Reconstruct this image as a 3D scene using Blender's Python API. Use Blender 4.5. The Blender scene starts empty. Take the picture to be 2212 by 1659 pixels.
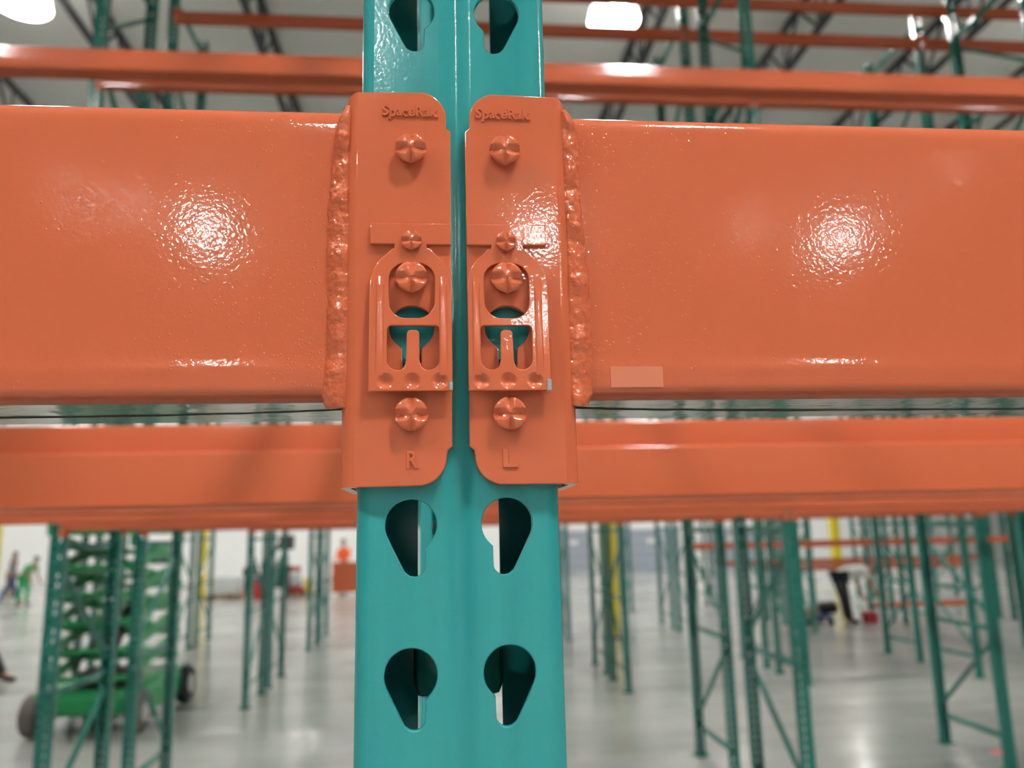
import bpy, bmesh, math, random
from mathutils import Vector, Matrix
random.seed(7)
C = bpy.context.scene.collection
PI = math.pi
H = 2.0            # height of the viewpoint above the floor; heights given as "z" below are measured from it

# ------------------------------------------------------------------ camera
F, YAW, PITCH, ROLL = 1695.65, 0.092749, 0.183176, -0.022891
CAMX, CAMD = -0.006706, 0.296587
fwd = Vector((math.sin(YAW)*math.cos(PITCH), math.cos(YAW)*math.cos(PITCH), math.sin(PITCH)))
rgt = Vector((math.cos(YAW), -math.sin(YAW), 0)); upv = rgt.cross(fwd)
r2 = rgt*math.cos(ROLL) + upv*math.sin(ROLL); u2 = -rgt*math.sin(ROLL) + upv*math.cos(ROLL)
cam = bpy.data.cameras.new('camera'); camo = bpy.data.objects.new('camera', cam); C.objects.link(camo)
camo.matrix_world = Matrix(((r2.x, u2.x, -fwd.x, CAMX), (r2.y, u2.y, -fwd.y, -CAMD), (r2.z, u2.z, -fwd.z, H), (0, 0, 0, 1)))
cam.sensor_fit = 'HORIZONTAL'; cam.sensor_width = 36.0; cam.lens = 36.0*F/2212
cam.clip_start = 0.01; cam.clip_end = 300
cam.dof.use_dof = True; cam.dof.focus_distance = 0.301; cam.dof.aperture_fstop = 9.5
bpy.context.scene.camera = camo

# ------------------------------------------------------------------ world, exposure
sc = bpy.context.scene
sc.view_settings.view_transform = 'Standard'; sc.view_settings.look = 'None'
sc.view_settings.gamma = 1.0; sc.view_settings.use_curve_mapping = False
sc.view_settings.exposure = 1.38
w = bpy.data.worlds.new('world'); sc.world = w; w.use_nodes = True
w.node_tree.nodes['Background'].inputs[0].default_value = (0.75, 0.85, 1, 1)
w.node_tree.nodes['Background'].inputs[1].default_value = 0.3
try:
    sc.cycles.use_denoising = True; sc.cycles.use_light_tree = False
    sc.cycles.sample_clamp_indirect = 8.0
    sc.cycles.max_bounces = 5; sc.cycles.diffuse_bounces = 3; sc.cycles.glossy_bounces = 3; sc.cycles.transmission_bounces = 0
    sc.cycles.adaptive_threshold = 0.06; sc.cycles.caustics_reflective = False; sc.cycles.caustics_refractive = False
except Exception:
    pass
LAMP_POWER = 150.0

# ------------------------------------------------------------------ helpers
def finish(me, ang=35):
    me.polygons.foreach_set('use_smooth', [True]*len(me.polygons))
    me.set_sharp_from_angle(angle=math.radians(ang)); me.update()

def link(name, me, parent=None, loc=(0, 0, 0), rot=(0, 0, 0)):
    o = bpy.data.objects.new(name, me); C.objects.link(o)
    o.location = loc; o.rotation_euler = rot
    if parent is not None: o.parent = parent
    return o

def bmobj(name, bm, mats, parent=None, loc=(0, 0, 0), rot=(0, 0, 0), ang=35, recalc=True):
    if recalc: bmesh.ops.recalc_face_normals(bm, faces=bm.faces)
    me = bpy.data.meshes.new(name); bm.to_mesh(me); bm.free()
    for m in (mats if isinstance(mats, (list, tuple)) else [mats]): me.materials.append(m)
    finish(me, ang)
    return link(name, me, parent, loc, rot)

def tag(o, label=None, cat=None, group=None, kind=None):
    if label: o['label'] = label
    if cat: o['category'] = cat
    if group: o['group'] = group
    if kind: o['kind'] = kind
    return o

def empty(name, loc=(0, 0, 0), rz=0.0):
    o = bpy.data.objects.new(name, None); C.objects.link(o); o.empty_display_size = 0.1
    o.location = loc; o.rotation_euler = (0, 0, rz)
    return o

def dup(root, loc, rz=0.0):
    c = root.copy(); C.objects.link(c); c.location = loc; c.rotation_euler = (0, 0, rz)
    for ch in list(root.children):
        d = ch.copy(); C.objects.link(d); d.parent = c
        for g in list(ch.children):
            e = g.copy(); C.objects.link(e); e.parent = d
    return c

def box(bm, x0, x1, y0, y1, z0, z1, bev=0.0, seg=2, mi=0):
    g = bmesh.ops.create_cube(bm, size=1.0)
    vs = g['verts']
    for v in vs:
        v.co = Vector(((x0+x1)/2+v.co.x*(x1-x0), (y0+y1)/2+v.co.y*(y1-y0), (z0+z1)/2+v.co.z*(z1-z0)))
    fs = list({f for v in vs for f in v.link_faces})
    for f in fs: f.material_index = mi
    if bev > 0:
        es = list({e for v in vs for e in v.link_edges})
        r = bmesh.ops.bevel(bm, geom=es, offset=bev, segments=seg, profile=0.5, affect='EDGES')
        for f in r['faces']: f.material_index = mi
    return vs

def bar(bm, a, b, wx, wz, bev=0.0, mi=0):
    """rectangular bar from a to b"""
    a, b = Vector(a), Vector(b); d = b-a; L = d.length
    n0 = len(bm.verts); bm.verts.ensure_lookup_table()
    before = set(bm.verts)
    box(bm, -wx/2, wx/2, -wz/2, wz/2, 0, L, bev, 1, mi)
    z = d.normalized()
    x = Vector((1, 0, 0)) if abs(z.x) < 0.9 else Vector((0, 1, 0))
    y = z.cross(x).normalized(); x = y.cross(z).normalized()
    for v in bm.verts:
        if v not in before: v.co = a + x*v.co.x + y*v.co.y + z*v.co.z

def tube(bm, pts, r, n=10, mi=0, cap=True):
    pts = [Vector(p) for p in pts]; rings = []
    rr = r if isinstance(r, (list, tuple)) else [r]*len(pts)
    for i, p in enumerate(pts):
        d = (pts[min(i+1, len(pts)-1)] - pts[max(i-1, 0)]).normalized()
        x = Vector((1, 0, 0)) if abs(d.x) < 0.9 else Vector((0, 1, 0))
        y = d.cross(x).normalized(); x = y.cross(d).normalized()
        rings.append([bm.verts.new(p + rr[i]*(x*math.cos(2*PI*k/n)+y*math.sin(2*PI*k/n))) for k in range(n)])
    for a, b in zip(rings, rings[1:]):
        for k in range(n):
            f = bm.faces.new((a[k], a[(k+1) % n], b[(k+1) % n], b[k])); f.material_index = mi
    if cap:
        for ring in (rings[0], rings[-1]):
            f = bm.faces.new(ring); f.material_index = mi

def lathe(bm, prof, n=32, c=(0, 0, 0), axis='Z', mi=0):
    c = Vector(c); rings = []
    for r, h in prof:
        ring = []
        for k in range(n):
            a = 2*PI*k/n
            if axis == 'Z': p = Vector((r*math.cos(a), r*math.sin(a), h))
            elif axis == 'X': p = Vector((h, r*math.cos(a), r*math.sin(a)))
            else: p = Vector((r*math.cos(a), h, r*math.sin(a)))
            ring.append(bm.verts.new(c+p))
        rings.append(ring)
    for a, b in zip(rings, rings[1:]):
        for k in range(n):
            f = bm.faces.new((a[k], a[(k+1) % n], b[(k+1) % n], b[k])); f.material_index = mi
    for ring in (rings[0], rings[-1]):
        f = bm.faces.new(ring); f.material_index = mi

def extrude_profile(bm, prof, x0, x1, closed=True, mi=None, caps=True):
    """profile of (y, z) swept along X"""
    A = [bm.verts.new((x0, y, z)) for y, z in prof]; B = [bm.verts.new((x1, y, z)) for y, z in prof]
    n = len(prof)
    for i in range(n if closed else n-1):
        j = (i+1) % n
        f = bm.faces.new((A[i], A[j], B[j], B[i]))
        if mi: f.material_index = mi(i)
    if caps and closed:
        bm.faces.new(A); bm.faces.new(list(reversed(B)))

def flat2d(splines, thick, bev=0.0, segs=2):
    """2D outlines with holes -> temporary mesh: solid plate, outline in X/Z, front towards -Y, front face at y = 0"""
    cu = bpy.data.curves.new('outline', 'CURVE'); cu.dimensions = '2D'; cu.fill_mode = 'BOTH'
    cu.extrude = thick/2 - bev; cu.bevel_depth = bev; cu.bevel_resolution = segs; cu.offset = -bev
    for pts in splines:
        s = cu.splines.new('POLY'); s.points.add(len(pts)-1); s.use_cyclic_u = True
        for p, q in zip(s.points, pts): p.co = (q[0], q[1], 0, 1)
    o = bpy.data.objects.new('outline', cu); C.objects.link(o)
    dg = bpy.context.evaluated_depsgraph_get()
    me = bpy.data.meshes.new_from_object(o.evaluated_get(dg))
    bpy.data.objects.remove(o); bpy.data.curves.remove(cu)
    for v in me.vertices: v.co = (v.co.x, -v.co.z + thick/2, v.co.y)
    return me

def arc(cx, cz, r, a0, a1, n):
    return [(cx+r*math.cos(math.radians(a0+(a1-a0)*i/n)), cz+r*math.sin(math.radians(a0+(a1-a0)*i/n))) for i in range(n+1)]

def mm(pts): return [(x*0.001, z*0.001) for x, z in pts]

# ------------------------------------------------------------------ materials
def mat(name, col, rough=0.5, metal=0.0, spec=0.5, coat=0.0, bumps=(), var=None, emit=None):
    """bumps: (scale, strength distance in m, detail); var: (scale, second colour, stretch)"""
    m = bpy.data.materials.new(name); m.use_nodes = True
    nt = m.node_tree; b = nt.nodes['Principled BSDF']
    b.inputs['Base Color'].default_value = (*col, 1); b.inputs['Roughness'].default_value = rough
    b.inputs['Metallic'].default_value = metal; b.inputs['Specular IOR Level'].default_value = spec
    b.inputs['Coat Weight'].default_value = coat; b.inputs['Coat Roughness'].default_value = 0.08
    if emit:
        b.inputs['Emission Color'].default_value = (*emit[0], 1); b.inputs['Emission Strength'].default_value = emit[1]
    tc = nt.nodes.new('ShaderNodeTexCoord')
    prev = None
    for s, dist, det in bumps:
        n = nt.nodes.new('ShaderNodeTexNoise'); n.inputs['Detail'].default_value = det
        if isinstance(s, tuple):
            mp = nt.nodes.new('ShaderNodeMapping'); mp.inputs['Scale'].default_value = s
            nt.links.new(tc.outputs['Object'], mp.inputs[0]); nt.links.new(mp.outputs[0], n.inputs['Vector'])
            n.inputs['Scale'].default_value = 1.0
        else:
            mp = nt.nodes.new('ShaderNodeMapping'); mp.inputs['Location'].default_value = (0.3713, 0.2131, 0.1277)
            mp.inputs['Rotation'].default_value = (0.4, 0.3, 0.2)
            nt.links.new(tc.outputs['Object'], mp.inputs[0]); nt.links.new(mp.outputs[0], n.inputs['Vector']); n.inputs['Scale'].default_value = s
        bp = nt.nodes.new('ShaderNodeBump'); bp.inputs['Strength'].default_value = 1.0; bp.inputs['Distance'].default_value = dist
        nt.links.new(n.outputs['Fac'], bp.inputs['Height'])
        if prev is not None: nt.links.new(prev.outputs['Normal'], bp.inputs['Normal'])
        prev = bp
    if prev is not None:
        nt.links.new(prev.outputs['Normal'], b.inputs['Normal'])
    if var:
        n = nt.nodes.new('ShaderNodeTexNoise'); n.inputs['Detail'].default_value = 4
        mp = nt.nodes.new('ShaderNodeMapping'); mp.inputs['Scale'].default_value = var[0]
        nt.links.new(tc.outputs['Object'], mp.inputs[0]); nt.links.new(mp.outputs[0], n.inputs['Vector']); n.inputs['Scale'].default_value = 1
        cr = nt.nodes.new('ShaderNodeValToRGB')
        cr.color_ramp.elements[0].position = 0.38; cr.color_ramp.elements[1].position = 0.62
        cr.color_ramp.elements[0].color = (*col, 1); cr.color_ramp.elements[1].color = (*var[1], 1)
        nt.links.new(n.outputs['Fac'], cr.inputs[0]); nt.links.new(cr.outputs[0], b.inputs['Base Color'])
    return m

ORANGE = (0.57, 0.132, 0.058)
TEAL = (0.024, 0.275, 0.285)
M = {}
M['orange'] = mat('orange enamel', ORANGE, 0.075, bumps=((620, 0.00005, 1), (60, 0.000012, 0)))
M['orange_clip'] = mat('orange enamel on pressed steel', ORANGE, 0.07, bumps=((750, 0.00004, 1), (150, 0.00003, 0)))
M['orange_weld'] = mat('orange enamel over weld', ORANGE, 0.05, bumps=((380, 0.0012, 0.5), (900, 0.0003, 1)))
M['orange_under'] = mat('orange underside with shade in colour', (0.45, 0.09, 0.035), 0.5, spec=0.2)  # underside shade put into a darker orange, dull to lose reflections
M['orange_far'] = mat('orange enamel plain', ORANGE, 0.08)
def spatter(name, xc):
    """the same enamel with weld spatter under the paint near the end at local x = xc"""
    m = mat(name, ORANGE, 0.075, bumps=((620, 0.00005, 1), (60, 0.000012, 0)))
    nt = m.node_tree; b = nt.nodes['Principled BSDF']; N = nt.nodes.new; K = nt.links.new
    tc = N('ShaderNodeTexCoord'); sp = N('ShaderNodeSeparateXYZ'); K(tc.outputs['Object'], sp.inputs[0])
    sub = N('ShaderNodeMath'); sub.operation = 'SUBTRACT'; K(sp.outputs['X'], sub.inputs[0]); sub.inputs[1].default_value = xc
    ab = N('ShaderNodeMath'); ab.operation = 'ABSOLUTE'; K(sub.outputs[0], ab.inputs[0])
    mr = N('ShaderNodeMapRange'); mr.interpolation_type = 'SMOOTHSTEP'; K(ab.outputs[0], mr.inputs['Value'])
    mr.inputs['From Min'].default_value = 0.0; mr.inputs['From Max'].default_value = 0.085; mr.inputs['To Min'].default_value = 1.0; mr.inputs['To Max'].default_value = 0.03
    vo = N('ShaderNodeTexVoronoi'); vo.inputs['Scale'].default_value = 800; vo.inputs['Randomness'].default_value = 1.0; K(tc.outputs['Object'], vo.inputs['Vector'])
    r = N('ShaderNodeMapRange'); K(vo.outputs['Distance'], r.inputs['Value']); r.inputs['From Min'].default_value = 0.12; r.inputs['From Max'].default_value = 0.42; r.inputs['To Min'].default_value = 1; r.inputs['To Max'].default_value = 0
    sc_ = N('ShaderNodeSeparateColor'); K(vo.outputs['Color'], sc_.inputs[0])
    lt = N('ShaderNodeMath'); lt.operation = 'LESS_THAN'; K(sc_.outputs[0], lt.inputs[0])
    ml = N('ShaderNodeMath'); ml.operation = 'MULTIPLY'; K(mr.outputs[0], ml.inputs[0]); ml.inputs[1].default_value = 0.55; 
    nz = N('ShaderNodeTexNoise'); nz.inputs['Scale'].default_value = 55; nz.inputs['Detail'].default_value = 3; K(tc.outputs['Object'], nz.inputs['Vector'])
    nr = N('ShaderNodeMapRange'); K(nz.outputs['Fac'], nr.inputs['Value']); nr.inputs['From Min'].default_value = 0.42; nr.inputs['From Max'].default_value = 0.62; nr.inputs['To Min'].default_value = 0.08
    m2 = N('ShaderNodeMath'); m2.operation = 'MULTIPLY'; K(ml.outputs[0], m2.inputs[0]); K(nr.outputs[0], m2.inputs[1]); K(m2.outputs[0], lt.inputs[1])
    mu = N('ShaderNodeMath'); mu.operation = 'MULTIPLY'; K(r.outputs[0], mu.inputs[0]); K(lt.outputs[0], mu.inputs[1])
    bp = N('ShaderNodeBump'); bp.inputs['Distance'].default_value = 0.00012; K(mu.outputs[0], bp.inputs['Height'])
    K(b.inputs['Normal'].links[0].from_socket, bp.inputs['Normal']); K(bp.outputs['Normal'], b.inputs['Normal'])
    return m
M['orange_end'] = spatter('orange enamel with spatter at the right end', 2.20)
M['orange_start'] = spatter('orange enamel with spatter at the left end', 0.0)
M['teal'] = mat('teal green enamel', TEAL, 0.14, bumps=((700, 0.00006, 1),), var=((60, 60, 4), (0.032, 0.31, 0.31)))
M['teal_far'] = mat('teal enamel with dim light in colour', (0.022, 0.19, 0.15), 0.15)  # same paint as the near post, weaker light put into its colour
M['cream'] = mat('pale bare steel', (0.62, 0.58, 0.5), 0.12, metal=0.75, bumps=((40, 0.0006, 3), ((9, 160, 160), 0.0002, 2)))
M['cut'] = mat('bare cut edge', (0.75, 0.7, 0.6), 0.4)
M['silver'] = mat('bare silver steel', (0.6, 0.6, 0.58), 0.3, metal=1.0, bumps=((900, 0.0002, 2),))
M['seam'] = mat('dark seam', (0.03, 0.015, 0.01), 0.7)
M['sticker'] = mat('clear label film', (0.62, 0.19, 0.105), 0.35)
M['steel_dark'] = mat('dark grey primer', (0.05, 0.052, 0.058), 0.5)
M['deck'] = mat('off white painted roof deck', (0.84, 0.83, 0.79), 0.6)
M['wall'] = mat('white painted wall', (0.90, 0.92, 0.91), 0.6, bumps=((3, 0.002, 2),))
M['door'] = mat('grey blue door paint', (0.36, 0.41, 0.48), 0.35)
M['yellow'] = mat('yellow safety paint', (0.75, 0.60, 0.02), 0.4)
M['white'] = mat('white enamel', (0.8, 0.8, 0.8), 0.3)
M['lamp'] = mat('lit lamp refractor', (1, 1, 1), 0.3, emit=((1.0, 0.96, 0.92), LAMP_POWER))
M['lamp_bright'] = mat('lit lamp refractor, stronger', (1, 1, 1), 0.3, emit=((1.0, 0.96, 0.92), LAMP_POWER*1.9))
M['alu'] = mat('lamp aluminium', (0.5, 0.5, 0.52), 0.35, metal=0.8)
M['shade'] = mat('glowing lamp shade', (0.8, 0.8, 0.8), 0.4, emit=((1.0, 0.96, 0.92), LAMP_POWER*0.02))  # faint glow added to the shade to brighten the roof deck
M['lift'] = mat('bright green machine paint', (0.015, 0.30, 0.10), 0.35)
M['rubber'] = mat('black rubber', (0.02, 0.02, 0.02), 0.7)
M['tyre'] = mat('grey brown tyre', (0.13, 0.11, 0.10), 0.8)
M['hub'] = mat('pale hub', (0.6, 0.6, 0.6), 0.4)
M['black'] = mat('matt black', (0.015, 0.015, 0.017), 0.6)
M['red'] = mat('red plastic', (0.45, 0.02, 0.03), 0.5)
M['redtape'] = mat('red tape', (0.75, 0.08, 0.10), 0.5)
M['skin'] = mat('skin', (0.45, 0.24, 0.16), 0.5)
M['hair'] = mat('dark hair', (0.03, 0.02, 0.015), 0.7)
for n, c in dict(grey_shirt=(0.22, 0.24, 0.27), jeans=(0.03, 0.08, 0.22), dark_trousers=(0.015, 0.016, 0.018), white_shirt=(0.75, 0.75, 0.70),
                 brown_shirt=(0.16, 0.09, 0.05), green_shirt=(0.02, 0.42, 0.14), orange_vest=(0.95, 0.17, 0.04), khaki=(0.25, 0.20, 0.10),
                 boots=(0.03, 0.025, 0.02), cardboard=(0.45, 0.30, 0.17), wrap=(0.62, 0.66, 0.66), timber=(0.38, 0.25, 0.13), darkgreen=(0.01, 0.07, 0.06)).items():
    M[n] = mat(n.replace('_', ' '), c, 0.75)

def floor_material():
    m = bpy.data.materials.new('polished concrete'); m.use_nodes = True
    nt = m.node_tree; b = nt.nodes['Principled BSDF']; tc = nt.nodes.new('ShaderNodeTexCoord')
    n = nt.nodes.new('ShaderNodeTexNoise'); n.inputs['Scale'].default_value = 0.5; n.inputs['Detail'].default_value = 6
    nt.links.new(tc.outputs['Object'], n.inputs['Vector'])
    cr = nt.nodes.new('ShaderNodeValToRGB'); cr.color_ramp.elements[0].position = 0.35; cr.color_ramp.elements[1].position = 0.7
    cr.color_ramp.elements[0].color = (0.30, 0.31, 0.295, 1); cr.color_ramp.elements[1].color = (0.43, 0.44, 0.42, 1)
    nt.links.new(n.outputs['Fac'], cr.inputs[0]); nt.links.new(cr.outputs[0], b.inputs['Base Color'])
    n2 = nt.nodes.new('ShaderNodeTexNoise'); n2.inputs['Scale'].default_value = 1.6; n2.inputs['Detail'].default_value = 2
    nt.links.new(tc.outputs['Object'], n2.inputs['Vector'])
    mr = nt.nodes.new('ShaderNodeMapRange'); mr.inputs['To Min'].default_value = 0.10; mr.inputs['To Max'].default_value = 0.28
    nt.links.new(n2.outputs['Fac'], mr.inputs['Value']); nt.links.new(mr.outputs[0], b.inputs['Roughness'])
    n3 = nt.nodes.new('ShaderNodeTexNoise'); n3.inputs['Scale'].default_value = 2.2; n3.inputs['Detail'].default_value = 2
    nt.links.new(tc.outputs['Object'], n3.inputs['Vector'])
    bp = nt.nodes.new('ShaderNodeBump'); bp.inputs['Distance'].default_value = 0.004
    nt.links.new(n3.outputs['Fac'], bp.inputs['Height'])
    mp = nt.nodes.new('ShaderNodeMapping'); mp.inputs['Scale'].default_value = (0.18, 1.1, 1)
    n4 = nt.nodes.new('ShaderNodeTexNoise'); n4.inputs['Scale'].default_value = 1.0; n4.inputs['Detail'].default_value = 3
    nt.links.new(tc.outputs['Object'], mp.inputs[0]); nt.links.new(mp.outputs[0], n4.inputs['Vector'])
    bp2 = nt.nodes.new('ShaderNodeBump'); bp2.inputs['Distance'].default_value = 0.05
    nt.links.new(n4.outputs['Fac'], bp2.inputs['Height']); nt.links.new(bp.outputs[0], bp2.inputs['Normal']); nt.links.new(bp2.outputs[0], b.inputs['Normal'])
    b.inputs['Specular IOR Level'].default_value = 0.6
    return m
M['floor'] = floor_material()

# ------------------------------------------------------------------ the building
X0, X1, Y0, Y1, ZC = -24.0, 34.0, -26.0, 37.0, 9.6
def struct(name, bm, m, label=None, cat=None, ang=35):
    o = bmobj(name, bm, m, ang=ang); o['kind'] = 'structure'
    if label: o['label'] = label
    if cat: o['category'] = cat
    return o
bm = bmesh.new(); box(bm, X0, X1, Y0, Y1, -0.2, 0.0); struct('floor', bm, M['floor'], 'pale grey polished concrete warehouse floor', 'floor')
bm = bmesh.new()      # ribbed roof deck, ribs along X
rib = []; y = Y0
while y < Y1:
    for dy, dz in ((0, 0), (0.07, 0), (0.085, 0.035), (0.135, 0.035)): rib.append((y+dy, ZC+dz))
    y += 0.15
prof = rib + [(Y1, ZC+0.2), (Y0, ZC+0.2)]
extrude_profile(bm, prof, X0, X1, caps=False)
struct('ceiling', bm, M['deck'], 'off white ribbed metal roof deck', 'ceiling')
bm = bmesh.new(); box(bm, X0, X1, Y1, Y1+0.2, 0, ZC); struct('wall_back', bm, M['wall'], 'white far wall of the warehouse', 'wall')
bm = bmesh.new(); box(bm, X0-0.2, X0, Y0, Y1, 0, ZC); struct('wall_left', bm, M['wall'], 'white side wall of the warehouse at the left', 'wall')
bm = bmesh.new(); box(bm, X1, X1+0.2, Y0, Y1, 0, ZC); struct('wall_right', bm, M['wall'], 'white side wall of the warehouse at the right', 'wall')
bm = bmesh.new(); box(bm, X0, X1, Y0-0.2, Y0, 0, ZC); struct('wall_front', bm, M['wall'], 'white warehouse wall behind the viewer', 'wall')

def dock_door(n, x0, x1, h, label):
    root = empty('door_%d' % n, ((x0+x1)/2, Y1-0.002, 0)); tag(root, label, 'door', kind='structure')
    hw = (x1-x0)/2
    bm = bmesh.new()
    for k in range(4): box(bm, -hw, hw, -0.06, -0.004, h*k/4+0.005, h*(k+1)/4-0.005, 0.006, 1)
    bmobj('door_panel', bm, M['door'], root)
    bm = bmesh.new()
    box(bm, -hw-0.12, -hw, -0.1, 0, 0, h+0.12); box(bm, hw, hw+0.12, -0.1, 0, 0, h+0.12); box(bm, -hw, hw, -0.1, 0, h, h+0.12)
    bmobj('door_frame', bm, M['white'], root)
    bm = bmesh.new(); box(bm, -0.2, 0.2, -0.075, -0.058, h*0.66, h*0.66+0.22)
    bmobj('door_window', bm, M['white'], root)  # light through the pane put in as plain white colour
dock_door(1, 5.4, 7.0, 1.85, 'blue grey dock door beside the rim of the teal post')
dock_door(2, 8.5, 11.3, 1.85, 'blue grey dock door behind the yellow column right of the teal post')
dock_door(3, 12.6, 15.2, 1.85, 'blue grey dock door hidden mostly by green racks at the right')

# roof joists along Y
def joist(x, label):
    root = empty('roof_joist', (x, 0, ZC)); tag(root, label, 'roof joist', 'roof joists under the deck', 'structure')
    a, b, dep = -14.0, Y1-0.3, 0.72
    bm = bmesh.new(); box(bm, -0.05, -0.008, a, b, -0.055, -0.002); box(bm, 0.008, 0.05, a, b, -0.055, -0.002); bmobj('top_chord', bm, M['steel_dark'], root)
    bm = bmesh.new(); box(bm, -0.05, -0.008, a, b, -dep, -dep+0.05); box(bm, 0.008, 0.05, a, b, -dep, -dep+0.05); bmobj('bottom_chord', bm, M['steel_dark'], root)
    bm = bmesh.new(); y = a+0.2; k = 0
    while y < b-0.8:
        bar(bm, (0, y, -dep+0.03), (0, y+0.55, -0.03), 0.035, 0.035)
        bar(bm, (0, y+0.55, -0.03), (0, y+1.1, -dep+0.03), 0.035, 0.035)
        bar(bm, (0, y+1.1, -dep+0.03), (0, y+1.1, -0.03), 0.022, 0.022)
        y += 1.1
    bmobj('web', bm, M['steel_dark'], root)
for k, x in enumerate([-9.50, -7.20, -4.87, -2.55, -0.50, 1.20, 3.06, 5.38, 7.70, 10.00, 12.30]):
    joist(x, ('dark open web roof joist, number %s from the left of those under the deck' %
              ['one', 'two', 'three', 'four', 'five', 'six', 'seven', 'eight', 'nine', 'ten', 'eleven'][k]))

# high bay lamps
def lamp_proto():
    root = empty('high_bay_lamp', (0, 0, 0))
    bm = bmesh.new()
    lathe(bm, [(0.285, -0.155), (0.275, -0.175), (0.25, -0.195), (0.02, -0.225)], 14); bmobj('lens', bm, M['lamp'], root)
    bm = bmesh.new()
    lathe(bm, [(0.10, 0.02), (0.15, 0.0), (0.21, -0.05), (0.27, -0.10), (0.305, -0.16), (0.335, -0.305), (0.343, -0.305), (0.313, -0.155), (0.275, -0.09), (0.215, -0.04), (0.155, 0.012), (0.10, 0.03)], 28)
    bmobj('shade', bm, M['shade'], root)
    bm = bmesh.new(); lathe(bm, [(0.06, 0.34), (0.12, 0.33), (0.14, 0.28), (0.14, 0.10), (0.11, 0.03), (0.09, 0.022)], 24); bmobj('ballast_housing', bm, M['alu'], root)
    bm = bmesh.new(); tube(bm, [(0, 0, 0.34), (0, 0, ZC-(H+6.95)-0.001)], 0.012, 8); bmobj('hanger', bm, M['alu'], root)
    return root
lp = lamp_proto(); first = True
lens_bright = [c for c in lp.children if c.name.startswith('lens')][0].data.copy(); lens_bright.materials[0] = M['lamp_bright']
LAMPS = [(2.33, 8.96, 'glaring round ceiling lamp directly right of the teal post'), (-5.23, 9.05, 'glaring round ceiling lamp at the upper left corner')]
for x in (-13.0, 10.0, 17.7): LAMPS.append((x, 9.0, None))
for x in (-5.2, 2.3, 9.6): LAMPS.append((x, -16.9, None))
for x in (-5.3, 2.36, 10.0): LAMPS.append((x, -3.0, None))
LAMPS.append((-1.47, -9.5, None))
for yy in (27.0, 33.5): LAMPS.append((-20.0, yy, None))  # unseen lamps added to brighten the left part of the far wall
for yy in (19.5, 27.0, 33.5):  # unseen lamp rows added to brighten the far floor and wall
    for x in (-13.0, -5.3, 2.36, 10.0, 17.7): LAMPS.append((x, yy, None))
for x, y, lab in LAMPS:
    o = lp if first else dup(lp, (0, 0, 0))
    if y in (-3.0, -16.9): [c for c in o.children if c.name.startswith('lens')][0].data = lens_bright
    first = False; o.location = (x, y, H+6.95)
    tag(o, lab or 'unseen round ceiling lamp, inferred or added to light the hall', 'ceiling lamp', 'high bay ceiling lamps')

for x, y in ((7.7, -17.7), (10.7, -14.3), (-7.9, -16.6), (-6.85, -16.9)):      # smaller unseen lamps added to put faint glints on the front beams
    o = dup(lp, (x, y, ZC-0.3*(ZC-(H+6.95)))); o.scale = (0.3,)*3
    tag(o, 'small round lamp added behind the viewer for beam glints', 'ceiling lamp', 'small lamps added for beam glints')

def column(x, y, label):
    root = empty('support_column', (x, y, 0)); tag(root, label, 'column', 'square steel building columns', 'structure')
    bm = bmesh.new(); box(bm, -0.125, 0.125, -0.125, 0.125, 0.02, ZC-0.002, 0.01, 1); bmobj('shaft', bm, M['white'], root)
    bm = bmesh.new()
    box(bm, -0.132, 0.132, -0.132, 0.132, 0.021, 2.9, 0.01, 1); bmobj('yellow_guard', bm, M['yellow'], root)
    bm = bmesh.new(); box(bm, -0.22, 0.22, -0.22, 0.22, 0.0, 0.02); bmobj('base_plate', bm, M['steel_dark'], root)
column(3.16, 14.72, 'yellow painted column right of the teal post, between green posts')
column(-14.17, 26.6, 'yellow painted column at the left edge of the view')
column(-7.74, 26.6, 'slim yellow column just right of the green scissor lift')
column(13.72, 26.6, 'slim yellow column above the bending person')

# ------------------------------------------------------------------ rack upright frames
DEPTH = 0.914; PH = 6.8; PITCH_H = 0.0530
hole_L = [(5.3, -8.2), (5.25, -13.6)] + arc(1.35, -14.6, 3.9, 0, -90, 6)[1:] + [(-0.4, -18.2), (-2.2, -16.9), (-3.4, -14.6), (-6.2, -9.0)] + arc(0, 0, 9.5, 202, -40, 26)
hole_S = [(5.2, -8.2), (5.2, -14), (2, -18.4), (-1.5, -17.6), (-6.2, -9)] + arc(0, 0, 9.5, 202, -40, 9)

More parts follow.
